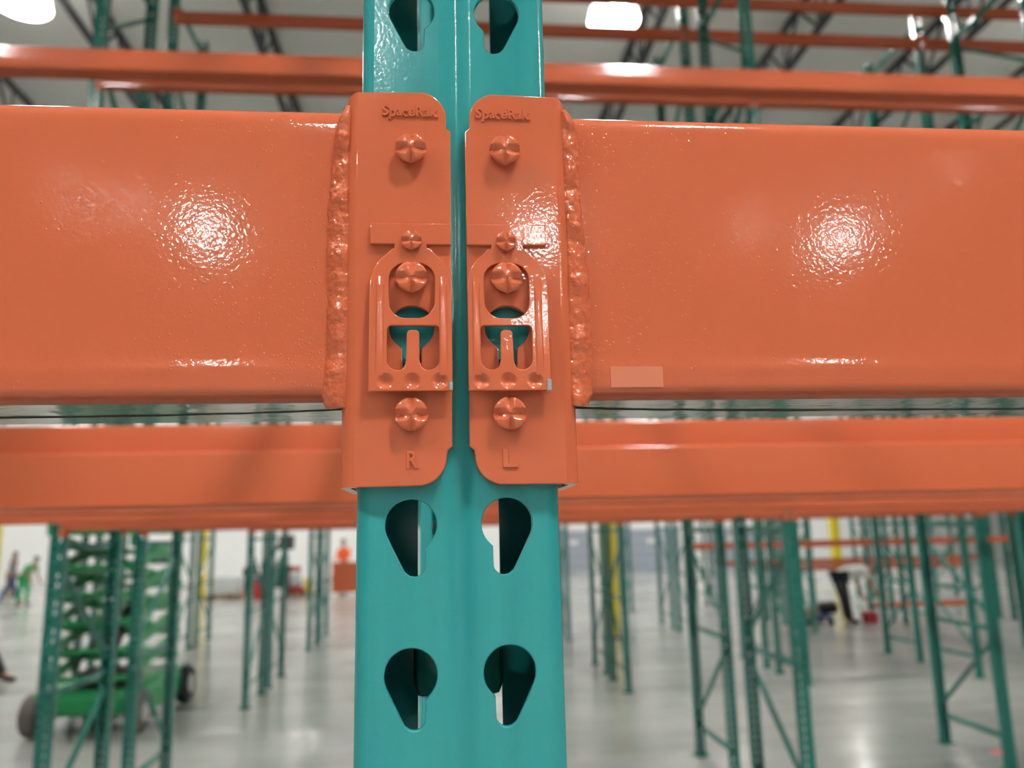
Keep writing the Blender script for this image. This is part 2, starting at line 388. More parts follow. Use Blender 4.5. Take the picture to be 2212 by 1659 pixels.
def post_mesh(hole, fine, name):
    """open C post: front face at y = 0, lips at y = 0.07, z from 0 to PH"""
    verts, faces = [], []
    def cell(sx):
        bm = bmesh.new()
        ring = [(17.8*sx + (x if sx < 0 else -x), z) for x, z in hole]
        if sx > 0: ring.reverse()
        ring = [(x*0.001, z*0.001) for x, z in ring]
        cxr = sum(p[0] for p in ring)/len(ring); czr = sum(p[1] for p in ring)/len(ring)
        xa, xb = (-0.033, -0.0065) if sx < 0 else (0.0065, 0.033)
        za, zb = 0.0, PITCH_H; zo = 0.0345
        outer = [bm.verts.new(p) for p in ((xa, 0, za), (xb, 0, za), (xb, 0, zb), (xa, 0, zb))]
        oe = [bm.edges.new((outer[i], outer[(i+1) % 4])) for i in range(4)]
        def grow(p, d):
            vx, vz = p[0]-cxr, p[1]-czr; L = math.hypot(vx, vz); return (p[0]+vx/L*d, p[1]+vz/L*d)
        r0 = [grow(p, 0.0004 if fine else 0) for p in ring]
        rv = [bm.verts.new((x, 0, z+zo)) for x, z in r0]; n = len(rv)
        re = [bm.edges.new((rv[i], rv[(i+1) % n])) for i in range(n)]
        bmesh.ops.triangle_fill(bm, edges=oe+re, use_beauty=True, use_dissolve=False)
        layers = [(ring, 0.0004), (ring, 0.0024)] if fine else [(ring, 0.0024)]
        prev = rv
        for rr, yy in layers:
            nv = [bm.verts.new((x, yy, z+zo)) for x, z in rr]
            for i in range(n): bm.faces.new((prev[i], prev[(i+1) % n], nv[(i+1) % n], nv[i]))
            prev = nv
        bmesh.ops.recalc_face_normals(bm, faces=bm.faces)
        for f in bm.faces:
            if abs(f.normal.y) > 0.99 and f.normal.y > 0 and abs(f.calc_center_median().y) < 1e-6: f.normal_flip()
        bm.verts.index_update()
        out = ([v.co.copy() for v in bm.verts], [[v.index for v in f.verts] for f in bm.faces]); bm.free()
        return out
    zstart = (H + 0.0003 - 0.0345) % PITCH_H
    ncell = int((PH - zstart)/PITCH_H)
    for sx in (-1, 1):
        vs, fs = cell(sx)
        for k in range(ncell):
            o = len(verts); dz = zstart + k*PITCH_H
            verts += [(v.x, v.y, v.z+dz) for v in vs]; faces += [[i+o for i in f] for f in fs]
    ztop = zstart + ncell*PITCH_H
    # plain strips below and above the holes
    def strip(line, za, zb):
        o = len(verts)
        for x, y in line: verts.append((x, y, za)); verts.append((x, y, zb))
        for i in range(len(line)-1): faces.append([o+2*i, o+2*i+2, o+2*i+3, o+2*i+1])
    for xa, xb in ((-0.033, -0.0065), (0.0065, 0.033)):
        strip([(xa, 0), (xb, 0)], 0, zstart); strip([(xa, 0), (xb, 0)], ztop, PH)
    ng = 10 if fine else 4
    strip([(-0.0065+0.013*i/ng, 0.0016*(1-math.cos(2*PI*i/ng))/2) for i in range(ng+1)], 0, PH)
    nc = 8 if fine else 3; rc = 0.0051
    for s in (-1, 1):
        ln = [(0.033+rc*math.sin(PI/2*i/nc), rc-rc*math.cos(PI/2*i/nc)) for i in range(nc+1)]
        ln += [(0.0381, 0.0665)] + [(0.0346+0.0035*math.cos(PI/2*i/3), 0.0665+0.0035*math.sin(PI/2*i/3)) for i in range(1, 4)] + [(0.0198 if s > 0 else 0.0172, 0.07), (0.0198 if s > 0 else 0.0172, 0.068), (0.0346, 0.068), (0.0359, 0.0665), (0.0359, 0.0052)]
        if s < 0: ln = [(-x, y) for x, y in reversed(ln)]
        strip(ln, 0, PH)
    me = bpy.data.meshes.new(name); me.from_pydata(verts, [], faces); me.update()
    finish(me, 40)
    return me
post_fine = post_mesh(hole_L, True, 'post'); post_fine.materials.append(M['teal'])
post_far = post_mesh(hole_S, False, 'post'); post_far.materials.append(M['teal_far'])

HZ = [0.25, 1.10, 1.953, 2.80, 3.65, 4.50, 5.35, 6.20, 6.65]
bm = bmesh.new(); box(bm, -0.018, 0.018, 0.03, DEPTH-0.03, -0.019, 0.019, 0.006, 2)
brace_me = bmobj('horizontal_brace', bm, M['teal_far']); hb_mesh = brace_me.data; bpy.data.objects.remove(brace_me)
dmesh = {}
for s in (1, -1):
    bm = bmesh.new(); z = 0.75
    bar(bm, (0, 0.06, 0.10 if s > 0 else z), (0, DEPTH-0.06, z if s > 0 else 0.10), 0.030, 0.028, 0.004)
    o = bmobj('diagonal_brace', bm, M['teal_far']); dmesh[s] = o.data; bpy.data.objects.remove(o)
bm = bmesh.new(); box(bm, -0.065, 0.065, -0.02, 0.10, 0, 0.008, 0.001, 1)
for xx in (-0.052, 0.052): lathe(bm, [(0.009, 0.008), (0.009, 0.016), (0.006, 0.018), (0.006, 0.03)], 6, (xx, 0.03, 0))
o = bmobj('foot_plate', bm, M['teal_far']); fp_mesh = o.data; bpy.data.objects.remove(o)

def make_frame(pm, flip):
    root = empty('upright_frame')
    link('post', pm, root, (0, 0, 0.002)); link('post', pm, root, (0, DEPTH, 0.002), (0, 0, PI))
    link('foot_plate', fp_mesh, root); link('foot_plate', fp_mesh, root, (0, DEPTH, 0), (0, 0, PI))
    for z in HZ: link('horizontal_brace', hb_mesh, root, (0, 0, z))
    for i in range(len(HZ)-2):
        link('diagonal_brace', dmesh[1 if (i % 2 == 0) != flip else -1], root, (0, 0, HZ[i]))
    return root
frame_near = make_frame(post_fine, False)
tag(frame_near, 'teal perforated upright post in sharp focus holding both orange beam ends', 'rack frame')
fA = make_frame(post_far, False); fB = make_frame(post_far, True)
used = {id(fA): False, id(fB): False}
ROWS = {'0': (0.0, 1.34), 'A': (4.75, 6.08), 'B': (9.66, 10.93), 'C': (14.2, 15.47), 'D': (18.9, 20.2)}
ROWTXT = {'0': 'nearest rack row', 'A': 'first rack row beyond the aisle', 'B': 'second rack row beyond', 'C': 'third rack row beyond', 'D': 'fourth rack row beyond'}
def put_frame(row, half, x, where):
    src = fB if half else fA
    if not used[id(src)]: o = src; used[id(src)] = True
    else: o = dup(src, (0, 0, 0))
    o.location = (x, ROWS[row][half], 0)
    tag(o, 'green upright frame, %s half of %s, %s' % ('rear' if half else 'front', ROWTXT[row], where), 'rack frame', 'green rack upright frames behind the teal post')
    return o
COLX = {k: 2.29*k-0.02 for k in range(-2, 7)}; COLX[0] = 0.0
WHERE = {-2: 'second column left', -1: 'first column left', 0: 'straight behind it', 1: 'first column right', 2: 'second column right', 3: 'third column right', 4: 'fourth column right', 5: 'fifth column right', 6: 'sixth column right'}
put_frame('0', 1, 0.0, WHERE[0])
for row, cols in (('A', (-1, 0, 1, 2, 3)), ('B', (-2, -1, 0, 1, 2, 3, 4)), ('C', (-2, -1, 1, 2, 3, 4, 5, 6)), ('D', (2, 3, 4, 5, 6))):
    for c in cols:
        for half in (0, 1): put_frame(row, half, 2.29*c-0.02, WHERE[c])

# ------------------------------------------------------------------ beams
ZB, ZT, BD = 0.0506, 0.1690, 0.069      # heights above the viewpoint level, box depth
def beam_profile(n=6, ZT=0.1690):
    p = []
    r = 0.0042
    # underside, from the back to the front
    p += [(BD-0.003, ZB), (0.0135, ZB)]
    p += [(r*0.9*(1-math.sin(t))+0.0, ZB+r*(1-math.cos(t))) for t in [PI/2*i/n for i in range(n+1)]][0:0]
    p += [(r-r*math.sin(PI/2*i/n), ZB+r-r*math.cos(PI/2*i/n)) for i in range(n+1)]
    zz = [ZB+0.006+0.0016*i for i in range(9)]
    p += [(-0.00035*math.exp(-((z-ZB-0.0105)/0.003)**2), z) for z in zz]
    p += [(0, ZT-0.012)]
    rt = 0.0075
    p += [(0.0045-0.0045*math.cos(PI/2*i/n), ZT-rt+rt*math.sin(PI/2*i/n)) for i in range(n+1)]
    p += [(0.038, ZT)] + [(0.038+0.004*math.sin(PI/2*i/4), ZT-0.004+0.004*math.cos(PI/2*i/4)) for i in range(1, 5)]
    p += [(0.042, ZT-0.041)] + [(0.042+0.0, ZT-0.0415)]
    p += [(BD-0.004, ZT-0.0415)] + [(BD-0.004+0.004*math.sin(PI/2*i/4), ZT-0.0455+0.004*math.cos(PI/2*i/4)) for i in range(1, 5)]
    p += [(BD, ZB+0.003)]
    return p

def beam_body(name, L, mats, parent, x0, cream, ZT=0.1690):
    bm = bmesh.new(); pr = beam_profile(ZT=ZT)
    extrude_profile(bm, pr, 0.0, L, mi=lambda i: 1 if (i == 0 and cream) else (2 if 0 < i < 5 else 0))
    return bmobj(name, bm, mats, parent, (x0, 0, 0), ang=30)

# connector plate, as at the left of a post whose centre is x = 0 (millimetres)
XCL = -17.4
def connector_mesh():
    out = [(-39.0, 16.3), (-13.0, 16.4)] + arc(-15.0, 27.0, 10.6, -80, 0, 10) + [(-4.0, 29.4), (-2.3, 30.8), (-2.0, 157.3), (-3.8, 159.0)] + arc(-15.0, 163.2, 11.2, 2, 82, 10) + [(-14.0, 174.1), (-39.0, 173.6)]
    key = [(XCL+3.4, 60.0), (XCL+3.6, 68.0), (XCL+6.0, 70.5)] + arc(XCL, 76.4, 8.6, -42, 222, 22) + [(XCL-6.0, 70.5), (XCL-3.6, 68.0), (XCL-3.4, 60.0), (XCL-2.5, 58.6), (XCL+2.5, 58.6)]
    me = flat2d([mm(out), mm(key)], 0.0035, 0.0005)
    bm = bmesh.new(); bm.from_mesh(me); bpy.data.meshes.remove(me)
    bmesh.ops.translate(bm, verts=bm.verts, vec=(0, -0.005, 0))
    # bend and side leg
    R, ri = 5.6, 2.1
    n = 8; outer, inner, tops = [], [], []
    for i in range(n+1):
        a = PI/2*i/n
        outer.append((-38.0-R*math.sin(a), -5.0+R-R*math.cos(a))); inner.append((-38.0-ri*math.sin(a), -5.0+R-ri*math.cos(a)))
        tops.append(173.6 - 7.0*(i/n)**2)
    for yy, t in ((6.0, 165.5), (16.0, 164.5), (32.0, 164.0), (46.0, 163.5)):
        outer.append((-43.6, yy)); inner.append((-40.1, yy)); tops.append(t)
    V = []
    for (ox, oy), (ix, iy), t in zip(outer, inner, tops):
        V.append([bm.verts.new((x*.001, y*.001, z*.001)) for x, y, z in ((ox, oy, 16.3), (ox, oy, t), (ix, iy, t), (ix, iy, 16.3))])
    for a, b in zip(V, V[1:]):
        for k in range(4):
            f = bm.faces.new((a[k], a[(k+1) % 4], b[(k+1) % 4], b[k]))
            if k == 3: f.material_index = 1
    bm.faces.new(V[-1])
    return bm

def mirror_bm(bm):
    for v in bm.verts: v.co.x = 0.0017 - v.co.x
    bmesh.ops.reverse_faces(bm, faces=bm.faces)

def rivet_mesh(R, hgt, seed):
    rnd = random.Random(seed)
    bm = bmesh.new(); n, nr = 56, 12; rings = []
    for j in range(nr+1):
        r = R*j/nr; ring = []
        for k in range(n if j else 1):
            a = 2*PI*k/n; x, z = r*math.cos(a), r*math.sin(a)
            f = (j/nr)
            wv, wh = 0.26*R, 0.36*R
            g1 = max(0.0, 1-abs(z+0.05*R)/wh) * min(1, f*1.5)
            g2 = max(0.0, 1-abs(x)/wv) * min(1, f*1.5) * 0.6
            d = max(g1, g2)*0.42*R
            dome = 0.10*R*(1-f*f)
            edge = 0.10*R*max(0, (f-0.85)/0.15)**2
            ring.append(bm.verts.new((x, -(hgt+dome-edge-d+rnd.uniform(-1, 1)*0.012*R), z)))
        rings.append(ring)
    for k in range(n): bm.faces.new((rings[0][0], rings[1][k], rings[1][(k+1) % n]))
    for a, b in zip(rings[1:], rings[2:]):
        for k in range(n): bm.faces.new((a[k], b[k], b[(k+1) % n], a[(k+1) % n]))
    last = rings[-1]
    for rr, yy in ((0.93*R, -hgt*0.35), (0.90*R, 0.0)):
        nv = [bm.verts.new((rr*math.cos(2*PI*k/n), yy, rr*math.sin(2*PI*k/n))) for k in range(n)]
        for k in range(n): bm.faces.new((last[k], nv[k], nv[(k+1) % n], last[(k+1) % n]))
        last = nv
    return bm

def clip_mesh():
    x0, x1 = -33.2, -2.1
    body = [(x0, 51.0), (x1, 51.0), (x1, 96.0)]
    body += arc(XCL-0.2, 92.5, 15.5, 8, 52, 8)
    body += [(-10.3, 107.3), (-11.4, 107.4), (-11.6, 109.0), (x1, 109.0), (x1, 117.5), (x0, 117.5), (x0, 109.0), (-24.0, 109.0), (-24.0, 107.4), (-25.0, 107.0)]
    body += arc(XCL-0.2, 92.5, 15.5, 128, 172, 8)
    body += [(x0, 95.0)]
    win = [(-25.8, 87.0)] + arc(-19.2, 86.0, 6.8, 200, 262, 6) + arc(-15.4, 86.0, 6.8, 278, 350, 6) + [(-8.6, 94.0)] + arc(-15.0, 94.8, 6.5, 10, 84, 7) + arc(-19.4, 94.8, 6.5, 96, 178, 7)
    tongue = [(-26.4, 66.0)] + arc(-22.4, 63.0, 4.0, 180, 292, 9) + [(-20.0, 60.3), (-19.3, 62.6), (-19.1, 72.8)] + arc(-17.6, 73.0, 1.5, 172, 90, 4) + arc(-15.9, 73.0, 1.5, 90, 8, 4) + [(-14.3, 62.6), (-13.7, 60.3)]
    tongue += arc(-11.0, 63.0, 4.0, 248, 360, 9) + [(-7.0, 74.6)] + arc(-8.5, 74.7, 1.5, 0, 90, 4) + arc(-24.9, 74.7, 1.5, 90, 180, 4)
    holes = [arc(x, 54.8, 2.9, 0, 350, 23) for x in (-27.0, -17.1, -6.9)]
    t = 1.7
    me = flat2d([mm(body), mm(win), mm(tongue)] + [mm(h) for h in holes], t*.001, 0.0004)
    bm = bmesh.new(); bm.from_mesh(me); bpy.data.meshes.remove(me)
    for h in holes:                      # pressed dimples
        cx = sum(p[0] for p in h)/len(h); rings = []
        for rr, yy in ((3.3, -0.05), (2.7, 0.15), (2.1, 0.8), (1.3, 1.3), (0.5, 1.55)):
            rings.append([bm.verts.new(((cx+rr*math.cos(2*PI*k/20))*.001, yy*.001, (54.8+rr*math.sin(2*PI*k/20))*.001)) for k in range(20)])
        for a, b in zip(rings, rings[1:]):
            for k in range(20): bm.faces.new((a[k], a[(k+1) % 20], b[(k+1) % 20], b[k]))
        bm.faces.new(rings[-1])
    for x in (-29.2, -5.4):              # pressed stiffening ribs
        P = []
        for i in range(15):
            z = 57+39*i/14; hh = 0.55*min(1, min(i, 14-i)/2.0)
            P.append([bm.verts.new(((x+1.5*math.sin(b))*.001, (0.02-hh*math.cos(b))*.001, z*.001)) for b in [(-PI/2+PI*k/8) for k in range(9)]])
        for a, b in zip(P, P[1:]):
            for k in range(8): bm.faces.new((a[k], a[k+1], b[k+1], b[k]))
    for v in bm.verts:                   # the lower end stands off the plate
        v.co.y += -0.0069 - 0.0028*max(0.0, (0.107-v.co.z)/0.056)
    return bm

def weld_mesh(seed):
    rnd = random.Random(seed); bm = bmesh.new(); rows = []
    nz, na = 110, 12
    ph = rnd.uniform(0, 6)
    for i in range(nz+1):
        t = i/nz; z = 46.0 + (168.5-46.0)*t
        xl = -51.5 + 2.2*t + 0.7*math.sin(9*t+ph) + rnd.uniform(-.25, .25)
        xr = -41.6 + 0.5*math.sin(7*t+ph)
        hh = 2.6 + 0.5*math.sin(31*t+ph) + 0.4*math.sin(67*t)
        if t > 0.86:
            q = (t-0.86)/0.14; xl += 3.5*q*q; hh *= 1+0.5*math.sin(PI*q)
        if t < 0.05: xl += 2.0*(1-t/0.05)
        row = []
        for k in range(na+1):
            u = k/na; x = xl+(xr-xl)*u
            base = 0.6*(1-u) - 3.2*u
            y = base - hh*math.sin(PI*u)**0.7 + rnd.uniform(-.10, .10)
            row.append(bm.verts.new((x*.001, y*.001, z*.001)))
        rows.append(row)
    for a, b in zip(rows, rows[1:]):
        for k in range(na): bm.faces.new((a[k], a[k+1], b[k+1], b[k]))
    bm.faces.new(rows[0]); bm.faces.new(list(reversed(rows[-1])))
    return bm

def lettering(name, text, x, z, wdt, hgt, parent, raise_=0.0007, jitter=0.0):
    cu = bpy.data.curves.new(name, 'FONT'); cu.body = text; cu.extrude = 0.05; cu.bevel_depth = 0.025; cu.bevel_resolution = 1; cu.offset = 0.012
    o = bpy.data.objects.new(name, cu); C.objects.link(o)
    dg = bpy.context.evaluated_depsgraph_get(); me = bpy.data.meshes.new_from_object(o.evaluated_get(dg))
    bpy.data.objects.remove(o); bpy.data.curves.remove(cu)
    xs = [v.co.x for v in me.vertices]; ys = [v.co.y for v in me.vertices]; zs = [v.co.z for v in me.vertices]
    sx = wdt/(max(xs)-min(xs)); sy = hgt/(max(ys)-min(ys)); sz = 2*raise_/(max(zs)-min(zs))
    xm, ym = (max(xs)+min(xs))/2, (max(ys)+min(ys))/2
    for v in me.vertices:
        a, b, c = (v.co.x-xm)*sx, (v.co.y-ym)*sy, v.co.z*sz
        a += jitter*math.sin(900*b+700*a); b += jitter*math.sin(1100*a)
        v.co = (x+a, -0.005-c, z+b)
    me.materials.append(M['orange_clip']); finish(me, 40)
    return link(name, me, parent)

bm = connector_mesh(); o = bmobj('end_connector', bm, [M['orange_clip'], M['cut']], recalc=True); CON_R = o.data; bpy.data.objects.remove(o)   # sits left of a post = right end of a beam
bm = connector_mesh(); mirror_bm(bm); o = bmobj('end_connector', bm, [M['orange_clip'], M['cut']]); CON_L = o.data; bpy.data.objects.remove(o)

BAY = 2.29
def near_beam(side, label):
    # side -1: beam left of the post; +1: right
    root = empty('pallet_rack_beam', (side*BAY/2, 0, H)); tag(root, label, 'rack beam', kind='thing')
    off = -side*BAY/2                                  # post centre in local x
    L = BAY - 2*0.0445
    xs = -L/2 - (0.0 if side < 0 else -0.0017)
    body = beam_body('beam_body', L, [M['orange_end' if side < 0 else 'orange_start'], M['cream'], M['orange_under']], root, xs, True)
    con = link('end_connector', CON_R if side < 0 else CON_L, root, (off, 0, 0))
    mir = side > 0
    def sub(name, bm, m, ang=35):
        if mir: mirror_bm(bm)
        return bmobj(name, bm, m, con, ang=ang)
    sub('weld_bead', weld_mesh(3+side), M['orange_weld'], 80)
    sub('lock_clip', clip_mesh(), M['orange_clip'])
    for i, (z, R, hgt, y) in enumerate(((148.2, 6.1, 4.6, -5.0), (95.4, 6.1, 4.2, -5.0), (42.6, 6.2, 4.2, -5.0), (110.0, 3.9, 2.4, -6.9))):
        bm = rivet_mesh(R*.001, hgt*.001, 11*i+side)
        bmesh.ops.translate(bm, verts=bm.verts, vec=((XCL-0.3 if i == 0 else XCL)*.001, y*.001, z*.001))
        sub('rivet', bm, M['orange_clip'], 28)
    if side < 0:
        lettering('embossed_lettering', 'SpaceRak', -0.0180, 0.1648, 0.0222, 0.0062, con, jitter=0.00018)
        lettering('embossed_letter', 'R', -0.0170, 0.0262, 0.0046, 0.0068, con, 0.0007)
    else:
        lettering('embossed_lettering', 'SpaceRak', 0.0191, 0.1646, 0.0222, 0.0060, con, jitter=0.00018)
        lettering('embossed_letter', 'L', 0.0192, 0.0262, 0.0058, 0.0070, con, 0.0007)
    bm = bmesh.new()                                   # worn bare corner of the clip
    if side < 0: box(bm, -0.0036, -0.00195, -0.0099, -0.0080, 0.0513, 0.0546, 0.0003, 1)
    else: box(bm, 0.0331, 0.0351, -0.0099, -0.0080, 0.0508, 0.0552, 0.0003, 1)
    tag(bmobj('bare_metal_chip', bm, M['silver'], con), 'bare silver corner')
    # seam along the pale underside, curling forward at the connector
    bm = bmesh.new(); pts = []
    for i in range(60):
        t = i/59; x = off + side*(0.046 + 1.9*t*t*1.0)
        d = abs(x-off)
        y = 0.047 - 0.017*math.exp(-max(0, d-0.046)/0.06)
        pts.append((x, y + 0.0004*math.sin(i*2.3), ZB-0.0001))
    tube(bm, pts, [0.0003+0.00025*random.random() for _ in pts], 6); bmobj('underside_seam', bm, M['seam'], root)
    if side > 0:
        bm = bmesh.new(); a = off
        box(bm, a+0.0595, a+0.0805, -0.00055, -0.0001, 0.0535, 0.0618, 0.00008, 1); tag(bmobj('clear_sticker', bm, M['sticker'], root), 'pale clear sticker')
    return root
near_beam(-1, 'large orange beam in sharp focus at left of the teal post, connector stamped R')
near_beam(1, 'large orange beam in sharp focus at right of the teal post, with pale sticker')

# plain beams behind
def far_proto(zt):
    o = empty('pallet_rack_beam')
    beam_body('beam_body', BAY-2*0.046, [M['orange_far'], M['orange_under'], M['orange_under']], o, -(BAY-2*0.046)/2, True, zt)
    link('end_connector', CON_R, o, (BAY/2, 0, 0)); link('end_connector', CON_L, o, (-BAY/2, 0, 0))
    return o
far_src = {0.169: [far_proto(0.169), False], 0.145: [far_proto(0.145), False]}
def far_beam(xm, y, z, rear, label, zt=0.169):
    src = far_src[zt]; o = dup(src[0], (0, 0, 0)) if src[1] else src[0]; src[1] = True
    o.location = (xm, y, H+z); o.rotation_euler = (0, 0, PI if rear else 0)
    tag(o, label, 'rack beam', 'orange rack beams behind the two front beams', 'thing')
    return o
for s, sd in ((-1, 'left'), (1, 'right')):
    xm = s*BAY/2
    far_beam(xm, DEPTH, -0.009, True, 'blurred orange beam just below and behind the big %s beam' % sd)
    far_beam(xm, 1.34, -0.003, False, 'orange beam second behind the big %s beam, at the same level' % sd)
    far_beam(xm, 1.34+DEPTH, -0.003, True, 'orange beam third behind the big %s beam, at the same level' % sd)
    far_beam(xm, 1.34+DEPTH, 1.483, True, 'blurred orange beam above the big beam at %s of the teal post' % sd, 0.145)
BAYNAME = {-2: 'second bay left', -1: 'bay left of post', 0: 'bay right of post', 1: 'second bay right', 2: 'third bay right', 3: 'fourth bay right', 4: 'fifth bay right', 5: 'sixth bay right'}
def bay_mid(b): return 2.29*(b+0.5)-0.02
for b in (-1, 0, 1, 2):
    far_beam(bay_mid(b), ROWS['A'][0], 0, False, 'low orange beam, front line of first row beyond aisle, %s' % BAYNAME[b])
    far_beam(bay_mid(b), ROWS['A'][0]+DEPTH, 0, True, 'low orange beam, second line of first row beyond aisle, %s' % BAYNAME[b])
    far_beam(bay_mid(b), ROWS['A'][1], 0, False, 'low orange beam, third line of first row beyond aisle, %s' % BAYNAME[b])
    far_beam(bay_mid(b), ROWS['A'][1]+DEPTH, 0, True, 'low orange beam, fourth line of first row beyond aisle, %s' % BAYNAME[b])
    far_beam(bay_mid(b), ROWS['A'][0], 2.95, False, 'dark red beam under the upper orange beam, first row, %s' % BAYNAME[b], 0.145)
    far_beam(bay_mid(b), ROWS['A'][0]+DEPTH, 4.38, True, 'dark red beam highest under the roof, first row, %s' % BAYNAME[b], 0.145)
    far_beam(bay_mid(b), ROWS['A'][1], 4.38, False, 'dark red beam second highest under the roof, first row, %s' % BAYNAME[b], 0.145)
    far_beam(bay_mid(b), ROWS['B'][0], 0, False, 'low orange beam, front line of second row beyond aisle, %s' % BAYNAME[b])
for b in (2, 3, 4, 5):
    far_beam(bay_mid(b), ROWS['C'][0], -0.50, False, 'small red beam at chest height, third row, %s' % BAYNAME[b])
for b in (3, 4):
    far_beam(bay_mid(b), ROWS['C'][1]+DEPTH, -1.05, True, 'small red beam at waist height, third row, %s' % BAYNAME[b])
far_beam(bay_mid(4), ROWS['C'][1]+DEPTH, -1.88, True, 'small red beam near the floor, third row, fifth bay right')
for b in (3, 4, 5):
    far_beam(bay_mid(b), ROWS['D'][0], -1.05, False, 'small red beam at waist height, fourth row, %s' % BAYNAME[b])

# ------------------------------------------------------------------ green scissor lift
def scissor_lift(x, y):
    root = empty('scissor_lift', (x, y, 0)); tag(root, 'green scissor lift with folded arms behind the green uprights at left', 'scissor lift', kind='thing')
    wx, ly = 0.50, 0.88
    bm = bmesh.new(); box(bm, -wx, wx, -ly, ly, 0.20, 0.44, 0.03, 2); box(bm, -wx+0.08, wx-0.08, -ly-0.06, -ly+0.02, 0.24, 0.40, 0.02, 1)
    box(bm, -wx-0.03, -wx+0.10, -ly+0.3, ly-0.3, 0.14, 0.40, 0.015, 1); box(bm, wx-0.10, wx+0.03, -ly+0.3, ly-0.3, 0.14, 0.40, 0.015, 1)
    bmobj('chassis', bm, M['lift'], root)
    for sx in (-1, 1):
        for sy in (-1, 1):
            bm = bmesh.new(); prof = [(0.11, -0.075), (0.19, -0.075), (0.215, -0.05), (0.22, 0), (0.215, 0.05), (0.19, 0.075), (0.11, 0.075)]
            lathe(bm, prof, 28, (0, 0, 0), 'X')
            t = bmobj('wheel', bm, M['tyre'] if sy < 0 else M['rubber'], root, (sx*(wx+0.02), sy*(ly-0.12), 0.221))
            bm = bmesh.new(); lathe(bm, [(0.03, -0.085), (0.11, -0.08), (0.12, -0.04), (0.12, 0.04), (0.11, 0.08), (0.03, 0.085)], 20, (0, 0, 0), 'X')
            bmobj('hub', bm, M['hub'], t)
    n, dz, z0 = 5, 0.285, 0.56
    for k in range(n):
        za, zb = z0+k*dz, z0+(k+1)*dz
        for sx in (-1, 1):
            for d in (1, -1):
                bm = bmesh.new(); xx = sx*(0.40 - (0.045 if d < 0 else 0))
                bar(bm, (xx, -d*0.80, za), (xx, d*0.80, zb), 0.036, 0.12, 0.006)
                bmobj('scissor_arm', bm, M['lift'], root)
        for yy, zz in ((0, (za+zb)/2), (-0.80, za), (0.80, za)):
            bm = bmesh.new(); tube(bm, [(-0.42, yy, zz), (0.42, yy, zz)], 0.032, 10); bmobj('pivot_tube', bm, M['lift'], root)
    bm = bmesh.new(); tube(bm, [(0.05, -0.55, 0.6), (0.05, 0.30, 1.35)], 0.055, 12); tube(bm, [(0.05, 0.30, 1.35), (0.05, 0.55, 1.57)], 0.03, 12); bmobj('hydraulic_cylinder', bm, M['black'], root)
    bm = bmesh.new(); tube(bm, [(-0.2, -0.7, 0.62), (-0.25, -0.2, 0.8), (-0.2, 0.3, 1.0), (-0.25, 0.6, 1.3), (-0.2, 0.2, 1.6)], 0.022, 8); bmobj('hose', bm, M['black'], root)
    bm = bmesh.new(); box(bm, -0.2, 0.35, -0.70, -0.2, 0.44, 0.60, 0.02, 1); bmobj('battery_box', bm, M['black'], root)
    zt = z0+n*dz+0.06
    bm = bmesh.new(); box(bm, -0.46, 0.46, -0.95, 0.95, zt, zt+0.08, 0.01, 1); box(bm, -0.46, -0.43, -0.95, 0.95, zt+0.08, zt+0.2); box(bm, 0.43, 0.46, -0.95, 0.95, zt+0.08, zt+0.2); bmobj('platform', bm, M['lift'], root)
    bm = bmesh.new()
    for px in (-0.44, 0.44):
        for py in (-0.93, -0.31, 0.31, 0.93): tube(bm, [(px, py, zt+0.08), (px, py, zt+0.95)], 0.02, 8)
        for h in (0.5, 0.95): tube(bm, [(px, -0.93, zt+h), (px, 0.93, zt+h)], 0.02, 8)
    for py in (-0.93, 0.93):
        for h in (0.5, 0.95): tube(bm, [(-0.44, py, zt+h), (0.44, py, zt+h)], 0.02, 8)
    bmobj('guard_rail', bm, M['lift'], root)
scissor_lift(-3.70, 9.50)

# ------------------------------------------------------------------ people
def skin_mesh(J, edges, m, parent, name, root_key, sub=1):
    keys = list(J); idx = {k: i for i, k in enumerate(keys)}
    me = bpy.data.meshes.new(name); me.from_pydata([J[k][0] for k in keys], [(idx[a], idx[b]) for a, b in edges], [])
    o = bpy.data.objects.new(name, me); C.objects.link(o)
    md = o.modifiers.new('skin', 'SKIN'); md.use_smooth_shade = True
    for i, k in enumerate(keys):
        v = me.skin_vertices[0].data[i]; r = J[k][1]; v.radius = r if isinstance(r, tuple) else (r, r); v.use_root = (k == root_key)
    ss = o.modifiers.new('sub', 'SUBSURF'); ss.levels = sub; ss.render_levels = sub
    dg = bpy.context.evaluated_depsgraph_get(); nm = bpy.data.meshes.new_from_object(o.evaluated_get(dg))
    bpy.data.objects.remove(o); bpy.data.meshes.remove(me)
    nm.materials.clear(); nm.materials.append(m)
    nm.polygons.foreach_set('use_smooth', [True]*len(nm.polygons))
    return link(name, nm, parent)

